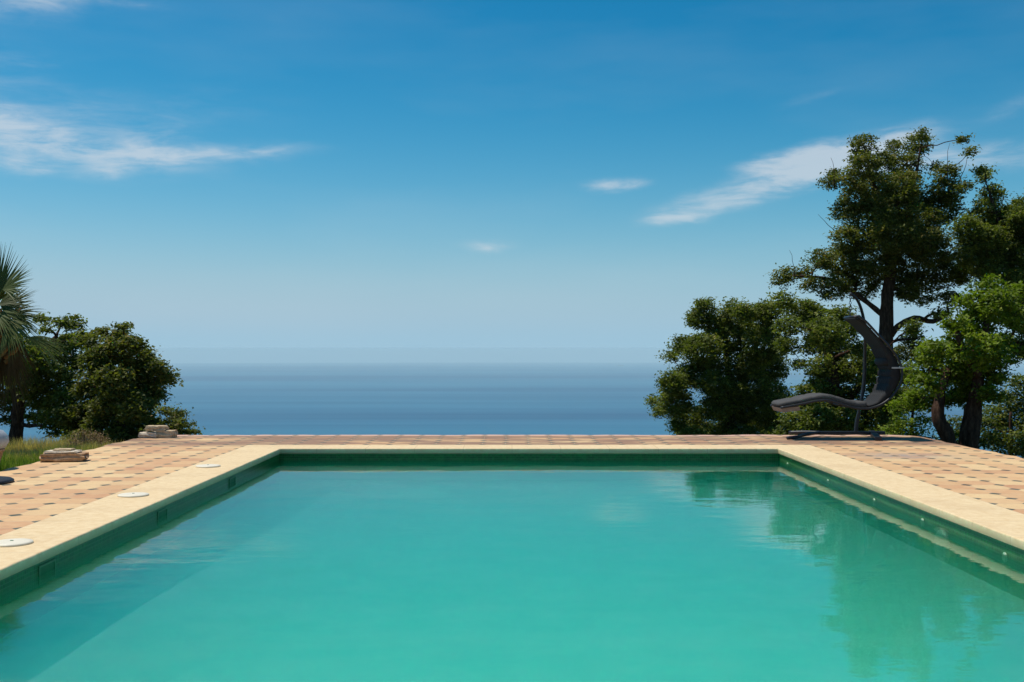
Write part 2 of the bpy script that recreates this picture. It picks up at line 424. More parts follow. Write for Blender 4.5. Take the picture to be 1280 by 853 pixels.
# fittings on the pool walls
M_PVC = simple('white_plastic', (.32, .46, .33), .4, var=.08)
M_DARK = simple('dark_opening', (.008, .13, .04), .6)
for yy in (13.3, 11.6, 10.12, 8.93, 7.44):
    bm = bmesh.new(); lathe(bm, [(.034, 0), (.034, .005), (.026, .011), (.014, .013), (.010, .006)], 20)
    bmesh.ops.transform(bm, verts=bm.verts, matrix=Matrix.Translation((x1 - .001, yy, -.165)) @ Matrix.Rotation(-math.pi / 2, 4, 'Y'))
    child(from_bm('inlet_fitting', bm, M_PVC, smooth=True), pool)
bm = bmesh.new(); lathe(bm, [(.13, 0), (.13, .02), (.115, .032), (.10, .026), (.06, .036), (.0005, .04)], 36)
bmesh.ops.transform(bm, verts=bm.verts, matrix=Matrix.Translation((x1 - .001, 8.5, -.285)) @ Matrix.Rotation(-math.pi / 2, 4, 'Y'))
child(from_bm('underwater_light', bm, M_PVC, smooth=True), pool)
for yy in (6.86, 9.12, 11.4):
    bm = bmesh.new()
    for (a, b) in (((0, -.12, -.098), (.008, .12, -.088)), ((0, -.12, -.21), (.008, .12, -.20)), ((0, -.12, -.20), (.008, -.11, -.098)), ((0, .11, -.20), (.008, .12, -.098))):
        box(bm, (x0 + a[0] + .001, yy + a[1], a[2]), (x0 + b[0], yy + b[1], b[2]))
    fr_ = child(from_bm('skimmer_mouth', bm, simple('aged_plastic', (.07, .20, .09), .5)), pool)
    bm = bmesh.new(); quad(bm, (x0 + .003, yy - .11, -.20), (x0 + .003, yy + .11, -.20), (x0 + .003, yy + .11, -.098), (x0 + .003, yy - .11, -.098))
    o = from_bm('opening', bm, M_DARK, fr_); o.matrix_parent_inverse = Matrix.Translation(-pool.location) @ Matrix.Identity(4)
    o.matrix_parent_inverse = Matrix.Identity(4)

# hillside
def hill_h(x, y):
    h = -.05 + np.zeros_like(x)
    edge = 15.2 + np.where(x < -5, .8, 0)
    dd = np.clip(y - edge, 0, None)
    h -= np.where(dd < 3, .05 * dd * dd, .45 + (dd - 3) * .30)
    rx = np.clip(x - 5.9, 0, None); h -= np.clip(rx * .22, 0, 6) * np.clip((y + 3) / 10, 0, 1)
    h -= np.where(x < -5.3, .10 + .012 * (y - 8).clip(0, 8), 0)
    inside = (x > -5.35) & (x < 5.95) & (y < 16.1)
    h = np.where(inside, -.5, h)
    return h
def terrain():
    xs = np.unique(np.concatenate([np.arange(-14, 20, .5), np.array([-5.36, -5.25, 5.85, 5.96]), np.linspace(20, 200, 37), -np.linspace(14, 200, 38), np.linspace(200, 5000, 33), -np.linspace(200, 5000, 33)]))
    ys = np.unique(np.concatenate([np.arange(-12, 30, .5), np.array([15.95, 16.12]), np.linspace(30, 200, 35), np.linspace(200, 2400, 60), -np.linspace(12, 200, 20), -np.linspace(200, 3000, 15)]))
    X, Y = np.meshgrid(xs, ys)
    inside = (X > -5.3) & (X < 5.9) & (Y < 16.05)
    Z = hill_h(X, Y)
    nearness = np.clip((np.hypot(X, Y - 8) - 11) / 60, 0, 1)
    Z = Z + nearness * 3.0 * (np.sin(X * .031 + 1) * np.sin(Y * .027 + 2) + .5 * np.sin(X * .083) * np.cos(Y * .071))
    Z = np.where(inside, -3.2, Z); Z = np.minimum(Z, 2.5)
    V = np.stack([X.ravel(), Y.ravel(), Z.ravel()], 1)
    nx, ny = len(xs), len(ys)
    idx = np.arange(nx * ny).reshape(ny, nx)
    Q = np.stack([idx[:-1, :-1].ravel(), idx[:-1, 1:].ravel(), idx[1:, 1:].ravel(), idx[1:, :-1].ravel()], 1)
    me = bpy.data.meshes.new('hillside'); me.from_pydata(V.tolist(), [], Q.tolist()); me.update()
    m, q = mat('dry_hillside')
    f = q.noise(q.P, .8, 6, .65); g = q.noise(q.P, .05, 5, .6)
    c = q.ramp(f, [(.3, (.05, .045, .02)), (.5, (.10, .085, .035)), (.65, (.19, .15, .08)), (.8, (.07, .08, .025))])
    c = q.mix(q.mr(g, .4, .6), c, (.05, .07, .025))
    q.put(q.b.inputs['Base Color'], c); q.b.inputs['Roughness'].default_value = .95; q.b.inputs['Specular IOR Level'].default_value = .1
    q.put(q.b.inputs['Normal'], q.bump(f, .8, .1))
    return tag(link('hillside', me, m, smooth=True), kind='structure')
terrain()

SEA_Z = -500.0; R_EARTH = 6.371e6
def sea():
    e = np.concatenate([np.arange(0, 20000, 1000.), np.arange(20000, 110001, 2000.)])
    xs = np.concatenate([-e[e < 60001][::-1], e[(e > 0) & (e < 60001)]]); ys = np.concatenate([[-20000, -5000], e])
    X, Y = np.meshgrid(xs, ys); nx, ny = len(xs), len(ys)
    V = np.stack([X.ravel(), Y.ravel(), (SEA_Z - (X ** 2 + Y ** 2) / (2 * R_EARTH)).ravel()], 1); idx = np.arange(nx * ny).reshape(ny, nx)
    Q = np.stack([idx[:-1, :-1].ravel(), idx[:-1, 1:].ravel(), idx[1:, 1:].ravel(), idx[1:, :-1].ravel()], 1)
    me = bpy.data.meshes.new('sea'); me.from_pydata(V.tolist(), [], Q.tolist()); me.update()
    m, q = mat('sea_water')
    x, y, z = q.xyz(q.P)
    # wind slicks: long lazy bands, wider with distance
    ly = q.m('LOGARITHM', q.m('MAXIMUM', y, 100.), 2.718)
    s1 = q.noise(q.comb(q.m('MULTIPLY', x, .00003), q.m('MULTIPLY', ly, 2.3), 0.), 1.9, 4, .5, dist=.15)
    s2 = q.noise(q.comb(q.m('MULTIPLY', x, .00012), q.m('MULTIPLY', ly, 11.), 4.), 1.9, 4, .55)
    s = q.m('ADD', q.m('MULTIPLY', s1, .72), q.m('MULTIPLY', s2, .28))
    k = q.mr(s, .30, .68, 0., 1., True)
    c = q.mix(k, (.000, .070, .175), (.004, .140, .250))
    q.put(q.b.inputs['Base Color'], c)
    q.put(q.b.inputs['Roughness'], q.mr(k, 0., 1., .55, .42)); q.b.inputs['IOR'].default_value = 1.33
    q.put(q.b.inputs['Specular IOR Level'], q.mr(k, 0., 1., .04, .16))
    w = q.noise(q.P, .06, 5, .6); q.put(q.b.inputs['Normal'], q.bump(w, .25, 1.5))
    return tag(link('sea', me, m, smooth=True), kind='structure')
sea()

def haze():
    bm = bmesh.new(); box(bm, (-60500, -20500, SEA_Z - 1280), (60500, 110500, 7.5))
    m = bpy.data.materials.new('haze_air'); m.use_nodes = True; m.node_tree.nodes.clear()
    q = N(m.node_tree); o = q.new('ShaderNodeOutputMaterial'); v = q.new('ShaderNodeVolumePrincipled')
    v.inputs['Color'].default_value = (.84, 1.0, 1.0, 1); v.inputs['Density'].default_value = 3.8e-5; v.inputs['Anisotropy'].default_value = .0
    q.nt.links.new(v.outputs[0], o.inputs['Volume'])
    return tag(from_bm('haze', bm, m), kind='stuff')
haze()

# ------------------------------------------------------------------ vegetation
def leaf_material(name, cols, trans=.3, rough=.5):
    m, q = mat(name)
    at = q.new('ShaderNodeAttribute', attribute_name='tint')
    f = at.outputs['Fac']
    c = q.ramp(f, cols)
    q.put(q.b.inputs['Base Color'], c); q.b.inputs['Roughness'].default_value = rough + .1; q.b.inputs['Specular IOR Level'].default_value = .2
    t = q.new('ShaderNodeBsdfTranslucent'); q.put(t.inputs[0], q.mix(1., c, (1.3, 1.5, .5), 'MULTIPLY'))
    mx = q.new('ShaderNodeMixShader'); mx.inputs[0].default_value = trans
    q.nt.links.new(q.b.outputs[0], mx.inputs[1]); q.nt.links.new(t.outputs[0], mx.inputs[2]); q.nt.links.new(mx.outputs[0], q.out.inputs[0])
    return m
OAK_DARK = leaf_material('cork_oak_leaves', [(0, (.040, .056, .014)), (.45, (.105, .122, .027)), (.8, (.21, .21, .046)), (1, (.34, .20, .06))], .33)
OAK_MID = leaf_material('oak_leaves', [(0, (.046, .064, .014)), (.45, (.112, .138, .026)), (.8, (.21, .235, .045)), (1, (.30, .25, .06))], .36)
OAK_FRESH = leaf_material('fresh_oak_leaves', [(0, (.045, .075, .010)), (.4, (.12, .17, .014)), (.8, (.21, .28, .022)), (1, (.30, .32, .04))], .35)
def bark_material():
    m, q = mat('bark')
    ob = q.tc.outputs['Object']; x, y, z = q.xyz(ob)
    f = q.noise(q.comb(q.m('MULTIPLY', x, 3.), q.m('MULTIPLY', y, 3.), q.m('MULTIPLY', z, .8)), 7., 7, .7)
    c = q.ramp(f, [(.3, (.022, .013, .009)), (.5, (.07, .038, .026)), (.7, (.15, .09, .06))])
    q.put(q.b.inputs['Base Color'], c); q.b.inputs['Roughness'].default_value = .95; q.b.inputs['Specular IOR Level'].default_value = .1
    q.put(q.b.inputs['Normal'], q.bump(f, 1., .05))
    return m
M_BARK = bark_material()

def leaves_mesh(name, centres, tints, size, upbias=.5, aspect=.5):
    """one folded rhombic leaf per centre"""
    nL = len(centres)
    nrm = rng.normal(size=(nL, 3)); nrm /= np.linalg.norm(nrm, axis=1)[:, None]
    nrm[:, 2] = np.abs(nrm[:, 2]) + upbias; nrm /= np.linalg.norm(nrm, axis=1)[:, None]
    a = rng.normal(size=(nL, 3)); a -= nrm * (a * nrm).sum(1)[:, None]; a /= np.linalg.norm(a, axis=1)[:, None]
    b = np.cross(nrm, a)
    s = size * rng.uniform(.65, 1.35, nL)[:, None]
    tip = centres + a * s * .5; base = centres - a * s * .5
    l = centres + b * s * aspect * .5 + nrm * s * .10; r = centres - b * s * aspect * .5 + nrm * s * .10
    V = np.stack([base, l, tip, r], 1).reshape(-1, 3)
    me = bpy.data.meshes.new(name)
    me.vertices.add(nL * 4); me.vertices.foreach_set('co', V.ravel().astype(np.float32))
    i = np.arange(nL) * 4
    T = np.stack([i, i + 1, i + 2, i, i + 2, i + 3], 1).ravel()
    me.loops.add(len(T)); me.loops.foreach_set('vertex_index', T.astype(np.int32))
    me.polygons.add(nL * 2); me.polygons.foreach_set('loop_start', (np.arange(nL * 2) * 3).astype(np.int32))
    try: me.polygons.foreach_set('loop_total', np.full(nL * 2, 3, dtype=np.int32))
    except Exception: pass
    at = me.attributes.new('tint', 'FLOAT', 'POINT'); at.data.foreach_set('value', np.repeat(tints, 4).astype(np.float32))
    me.update(); me.validate()
    return me
def P(px, py, y): return np.array([(px - VX) / F * y, y, H + (VY - py) / F * y])

def crown_points(clumps, depth, dens, sub, spread, thick=1.0):
    C, T = [], []
    for cl in clumps:
        px, py, r = cl[:3]; dd = cl[3] if len(cl) > 3 else random.uniform(-.6, .6)
        y = depth + dd; c = P(px, py, y); rw = r / F * y
        ns = max(8, int(sub * 9 * (rw / .3) ** 2))
        dirs = rng.normal(size=(ns, 3)); dirs /= np.linalg.norm(dirs, axis=1)[:, None]
        rad = rw * rng.uniform(.35, 1.0, ns) ** .6
        cs = c + dirs * rad[:, None] * np.array([1, thick, .92])
        tc = rng.uniform(.0, 1., ns)
        for k in range(ns):
            sr = spread * rng.uniform(.6, 1.35)
            nl = int(dens * rng.uniform(.6, 1.3))
            pts = cs[k] + rng.normal(size=(nl, 3)) * np.array([sr, sr, sr * .45])
            C.append(pts); T.append(np.clip(tc[k] * .7 + rng.uniform(0, .25, nl) + (rng.random(nl) < .02) * .4, 0, 1))
    return np.concatenate(C), np.concatenate(T)

def limb(bm, a, b, r0, r1, wob=.12, seg=6, steps=6):
    a, b = Vector(a), Vector(b); L = (b - a).length; pts = []
    mid = Vector((random.uniform(-1, 1), random.uniform(-1, 1), random.uniform(-.2, 1))) * wob * L
    for k in range(steps + 1):
        t = k / steps
        p = a.lerp(b, t) + mid * math.sin(math.pi * t) + Vector((random.uniform(-1, 1), random.uniform(-1, 1), random.uniform(-1, 1))) * .02 * L * (0 < k < steps)
        pts.append(p)
    tube(bm, pts, [r0 + (r1 - r0) * k / steps for k in range(steps + 1)], seg)
    return pts

def tree(name, label, cat, clumps, depth, leafmat, trunks, group=None, dens=26, sub=9, spread=.07, leaf=.072, up=.5, twigs=(), thick=1.0):
    """trunks: list of (list of (px,py,dy,radius) from the root up); clumps get limbs to the nearest trunk node"""
    K = depth / 18.0
    gz = float(hill_h(np.array([(trunks[0][0][0] - VX) / F * depth]), np.array([depth]))[0]) - .15
    if depth > 20:      # farther down the slope: the root goes down to the hillside
        r0_ = trunks[0][0]; trunks = [[(r0_[0], VY + (H - gz) * F / depth, r0_[2], r0_[3] * 1.15)] + list(trunks[0][0:])] + list(trunks[1:])
    b0 = trunks[0][0]; base = Vector(P(b0[0], b0[1], depth + b0[2]))
    root = empty(name, base, label=label, cat=cat, group=group)
    bm = bmesh.new(); nodes = []
    for tr_ in trunks:
        pts = [Vector(P(a, b, depth + dy)) for a, b, dy, r in tr_]; rr = [r * K ** .45 for *_, r in tr_]
        sp = smoothpath(pts, 4); sr = np.interp(np.linspace(0, len(rr) - 1, len(sp)), range(len(rr)), rr)
        sp = [p + Vector((random.uniform(-1, 1), random.uniform(-1, 1), 0)) * .1 * r for p, r in zip(sp, sr)]
        tube(bm, sp, [float(r * random.uniform(.92, 1.1)) for r in sr], 10)
        nodes += [(p, float(r)) for p, r in zip(sp[len(sp) // 3:], sr[len(sp) // 3:])]
    fixed = []
    for cl in clumps:
        dd = cl[3] if len(cl) > 3 else random.uniform(-.7, .7) * thick * K
        fixed.append((cl[0], cl[1], cl[2], dd))
    order = sorted(fixed, key=lambda c: min((Vector(P(c[0], c[1], depth + c[3])) - p).length for p, _ in nodes))
    for cx, cy_, r, dd in order:
        c = Vector(P(cx, cy_, depth + dd))
        j = min(range(len(nodes)), key=lambda k: (c - nodes[k][0]).length + (0.5 if nodes[k][0].z > c.z + .1 else 0))
        p, pr = nodes[j]; L = (c - p).length
        r0 = min(pr * .75, .015 + .035 * L)
        lp = limb(bm, p, c, r0, max(.008, r0 * .45))
        nodes += [(q_, r0 * .6) for q_ in lp[3:]]
        rw = r / F * depth
        for _ in range(5):
            dv = Vector((random.gauss(0, 1), random.gauss(0, 1), random.gauss(.3, 1))).normalized() * rw * random.uniform(.5, .95)
            limb(bm, c, c + dv, max(.006, r0 * .35), .003, .1, 4, 3)
    for (ax, ay, bx_, by_, dd) in twigs:
        limb(bm, P(ax, ay, depth + dd), P(bx_, by_, depth + dd), .011, .004, .06, 4, 5)
    bmesh.ops.translate(bm, verts=bm.verts, vec=-base)
    from_bm('trunk', bm, M_BARK, root, smooth=True)
    C, T = crown_points(fixed, depth, dens, sub / max(1, K) ** .35, spread * (1 + (K - 1) * .6))
    C = C - np.array(base)
    me = leaves_mesh('crown', C, T, leaf * (1 + (K - 1) * .2), up)
    link('crown', me, leafmat, root)
    return root

TALL = [(1039, 227, 11), (1041, 218, 7), (1079, 182, 15), (1079, 207, 21), (1094, 235, 25), (1053, 263, 13), (1071, 248, 22), (1147, 180, 15), (1152, 168, 8),
        (1118, 183, 9), (1130, 207, 21), (1128, 235, 24), (1120, 258, 27), (1182, 217, 14), (1171, 208, 7), (1204, 173, 5), (1212, 188, 6), (1182, 240, 20), (1205, 232, 8),
        (1177, 261, 24), (1085, 275, 30), (1120, 290, 32), (1060, 300, 22), (1150, 275, 26), (1090, 320, 32), (1130, 330, 32), (1165, 310, 26), (1050, 328, 22), (1025, 325, 15),
        (1001, 340, 10), (980, 346, 14), (1012, 356, 11), (1040, 360, 19), (1075, 350, 26), (1150, 360, 24), (1180, 340, 22), (1132, 362, 17), (1187, 372, 12), (1172, 392, 8),
        (1132, 442, 15), (1142, 425, 13), (1104, 160 + 40, 12), (1060, 225, 10), (1145, 300, 26), (1108, 262, 26), (1150, 250, 14)]
tree('cork_oak', 'tallest dark cork oak rising behind the swing lounger', 'tree', TALL, 28.0, OAK_DARK,
     [[(1112, 590, 0, .19), (1110, 500, 0, .16), (1106, 430, 0, .14), (1108, 380, 0, .13), (1112, 330, 0, .10), (1105, 270, 0, .07), (1085, 215, 0, .035)],
      [(1108, 375, 0, .09), (1120, 310, .1, .07), (1140, 240, .1, .045), (1150, 185, 0, .015)],
      [(1108, 425, 0, .08), (1122, 408, -.1, .065), (1142, 398, -.1, .06), (1165, 402, -.1, .05), (1185, 392, -.1, .04)],
      [(1109, 400, 0, .06), (1075, 372, .1, .05), (1040, 350, .1, .035), (990, 345, 0, .02)]],
     group='oak trees beyond the terrace', sub=6.5, dens=24,
     twigs=((1076, 205, 1061, 168, 0), (1043, 232, 1038, 197, 0), (1087, 195, 1086, 165, 0), (1184, 228, 1187, 179, 0), (1198, 228, 1211, 191, 0), (1045, 290, 1022, 268, 0), (992, 350, 986, 313, 0)))
LEFTR = [(885, 545, 18), (925, 548, 18), (965, 550, 16), (858, 548, 14), (890, 480, 18), (893, 510, 18), (880, 381, 10), (916, 385, 12), (872, 399, 14), (898, 407, 22), (852, 431, 13), (877, 438, 23), (841, 479, 17), (817, 500, 7), (823, 513, 8), (844, 505, 20), (864, 469, 20),
         (845, 533, 9), (864, 526, 22), (911, 425, 22), (942, 407, 24), (929, 391, 13), (960, 392, 18), (955, 430, 26), (929, 456, 21), (908, 495, 24), (934, 484, 24), (960, 461, 24),
         (950, 508, 26), (916, 526, 20), (944, 530, 18), (968, 495, 18), (966, 531, 14), (838, 446, 7), (890, 460, 16), (866, 548, 16), (905, 549, 16), (945, 552, 14)]
tree('oak_tree', 'round leafy oak furthest towards the sea, left of the swing lounger', 'tree', LEFTR, 30.0, OAK_MID,
     [[(915, 575, 0, .13), (912, 520, 0, .10), (910, 470, 0, .08), (905, 430, 0, .05)], [(912, 520, 0, .06), (935, 470, 0, .05), (948, 420, 0, .03)]],
     group='oak trees beyond the terrace', sub=10, dens=24)
MIDR = [(1000, 456, 8), (1003, 488, 9), (985, 432, 12), (996, 505, 12), (1085, 455, 16), (1062, 540, 18), (1085, 550, 16), (1040, 530, 18), (1005, 538, 16), (1110, 520, 18), (1140, 410, 10), (1135, 500, 18), (1100, 500, 20), (978, 376, 11), (999, 389, 18), (986, 407, 14), (1019, 399, 20), (1032, 417, 24), (1016, 432, 14), (1045, 438, 20), (1026, 460, 16), (1042, 466, 18), (1018, 484, 12), (1032, 497, 22),
        (1013, 510, 16), (991, 524, 14), (1022, 524, 20), (1058, 500, 20), (1071, 464, 22), (1073, 438, 12), (1092, 447, 16), (1100, 470, 24), (1118, 498, 20), (1085, 520, 20), (1055, 525, 18), (1130, 470, 16), (1050, 395, 14), (1060, 415, 14),
        (985, 545, 14), (1020, 548, 14), (1060, 548, 16), (1100, 545, 16)]
tree('oak_tree', 'dense oak directly behind the seat of the swing lounger', 'tree', MIDR, 23.0, OAK_MID,
     [[(1040, 580, 0, .14), (1042, 520, 0, .11), (1040, 465, 0, .09), (1025, 415, 0, .05)], [(1042, 520, 0, .08), (1075, 480, 0, .06), (1095, 445, 0, .03)]],
     group='oak trees beyond the terrace', sub=9, dens=24)
BACKR = [(1250, 330, 24), (1228, 300, 22), (1272, 300, 22), (1262, 380, 16), (1278, 355, 20), (1268, 400, 14), (1218, 330, 18), (1245, 280, 20), (1275, 275, 18), (1231, 214, 8), (1229, 222, 7), (1240, 243, 14), (1232, 268, 20), (1208, 287, 18), (1264, 265, 11), (1276, 254, 9), (1262, 290, 22), (1240, 305, 24), (1210, 315, 20), (1277, 320, 22),
         (1235, 335, 20), (1203, 343, 14), (1265, 350, 16), (1300, 280, 30), (1310, 330, 34), (1335, 300, 35), (1275, 400, 18), (1292, 430, 24), (1272, 442, 12), (1340, 380, 40), (1330, 450, 36), (1256, 425, 10), (1340, 500, 34), (1385, 340, 34), (1300, 240, 12)]
tree('oak_tree', 'tall olive-green oak cut by the right edge of the photo', 'tree', BACKR, 27.0, OAK_MID,
     [[(1330, 600, 0, .18), (1320, 500, 0, .15), (1300, 430, 0, .12), (1275, 370, 0, .08), (1255, 300, 0, .05), (1236, 240, 0, .02)], [(1318, 480, 0, .1), (1340, 400, .3, .07), (1340, 320, .3, .04)],
      [(1300, 430, 0, .09), (1275, 432, -.2, .08), (1262, 425, -.2, .05)]],
     group='oak trees beyond the terrace', sub=8, dens=24, twigs=((1228, 245, 1233, 218, 0), (1253, 262, 1254, 245, 0)))
FRESH = [(1205, 455, 20), (1240, 385, 18), (1262, 395, 14), (1160, 440, 14), (1145, 500, 12), (1250, 450, 14), (1235, 363, 18), (1254, 375, 17), (1212, 380, 17), (1275, 365, 12), (1192, 402, 13), (1225, 403, 23), (1200, 425, 23), (1170, 440, 19), (1155, 460, 15), (1190, 460, 24), (1225, 440, 25), (1250, 430, 15),
         (1220, 473, 25), (1186, 488, 21), (1243, 468, 14), (1158, 484, 14), (1238, 495, 14), (1205, 498, 14), (1172, 500, 10), (1148, 475, 9)]
tree('oak_tree', 'bright yellow-green young oak with twin dark trunks at the terrace edge', 'tree', FRESH, 16.6, OAK_FRESH,
     [[(1187, 562, 0, .13), (1180, 540, 0, .11), (1171, 518, 0, .10), (1175, 490, .1, .07), (1185, 460, .1, .04)],
      [(1208, 566, .1, .17), (1212, 535, .1, .14), (1217, 505, .1, .12), (1222, 465, .1, .08), (1232, 400, .1, .04)],
      [(1222, 470, 0, .07), (1200, 430, -.1, .05), (1195, 410, -.1, .03)]],
     group='oak trees beyond the terrace', sub=9, dens=24, leaf=.07)
tree('shrub', 'dark low shrub right of the twin oak trunks', 'shrub', [(1197, 532, 13), (1199, 550, 12), (1228, 552, 12), (1228, 530, 10), (1242, 520, 16), (1262, 503, 16), (1276, 482, 14), (1250, 540, 18), (1277, 530, 22), (1272, 556, 16), (1245, 556, 10), (1300, 510, 26), (1300, 560, 26), (1236, 545, 8), (1320, 540, 26), (1262, 565, 9)],
     17.4, OAK_MID, [[(1262, 590, 0, .05), (1262, 550, 0, .03), (1262, 515, 0, .02)]], group='low shrubs round the terrace', sub=10, dens=24, leaf=.055, thick=.6)
tree('shrub', 'green shrub between the swing lounger and the twin oak trunks', 'shrub', [(1125, 510, 14), (1145, 503, 14), (1130, 532, 14), (1152, 530, 15), (1163, 508, 10), (1140, 545, 12), (1192, 545, 7), (1165, 548, 8), (1112, 540, 12), (1125, 552, 12)],
     17.3, OAK_FRESH, [[(1138, 580, 0, .05), (1138, 540, 0, .03), (1140, 515, 0, .02)]], group='low shrubs round the terrace', sub=8, dens=22, leaf=.05, thick=.6)
# left group
L1 = [(150, 550, 18), (175, 548, 16), (120, 552, 16), (100, 548, 14), (160, 520, 18), (195, 535, 12), (150, 421, 12), (127, 418, 8), (116, 428, 10), (165, 430, 12), (153, 408, 3), (140, 440, 20), (170, 450, 18), (120, 450, 18), (185, 455, 13), (197, 458, 9), (206, 468, 8), (194, 474, 14), (211, 476, 5),
      (170, 480, 24), (140, 480, 24), (115, 485, 20), (190, 495, 14), (165, 510, 22), (135, 515, 22), (110, 515, 18), (180, 530, 16), (150, 540, 16), (120, 535, 14), (96, 530, 15), (80, 520, 14), (190, 545, 12)]
tree('oak_tree', 'round dark oak beside the stacked stones, right of the palm', 'tree', L1, 18.0, OAK_DARK,
     [[(150, 585, 0, .12), (148, 520, 0, .10), (150, 470, 0, .06), (152, 430, 0, .03)], [(148, 520, 0, .07), (118, 480, 0, .04), (112, 450, 0, .02)]],
     group='oak trees beyond the terrace', sub=11, dens=26)
L3 = [(48, 520, 12), (85, 515, 16), (90, 540, 12), (70, 535, 12), (79, 404, 9), (92, 405, 10), (60, 411, 7), (50, 399, 3), (101, 424, 11), (85, 430, 17), (62, 438, 17), (42, 448, 18), (85, 460, 20), (60, 470, 22), (30, 470, 22), (10, 460, 20), (45, 497, 17), (14, 500, 18),
      (70, 500, 18), (12, 430, 15), (30, 435, 15), (62, 522, 10), (12, 525, 8), (-22, 470, 28), (-32, 430, 28), (-32, 510, 24), (88, 490, 14)]
tree('oak_tree', 'leafy oak behind the palm fronds at the left edge', 'tree', L3, 19.2, OAK_MID,
     [[(18, 580, 0, .14), (20, 540, 0, .12), (24, 500, 0, .10), (40, 455, 0, .06), (70, 420, 0, .03)], [(22, 500, 0, .08), (0, 460, 0, .05), (-20, 430, 0, .03)]],
     group='oak trees beyond the terrace', sub=9, dens=24)
tree('shrub', 'small bushy shrub behind the stacked stones', 'shrub', [(214, 520, 11), (225, 529, 9), (235, 535, 7), (213, 536, 12), (206, 513, 7), (240, 541, 3), (224, 516, 4), (225, 545, 10), (198, 540, 10)],
     16.9, OAK_DARK, [[(216, 575, 0, .035), (216, 545, 0, .025), (216, 525, 0, .015)]], group='low shrubs round the terrace', sub=12, dens=26, leaf=.05, thick=.5)

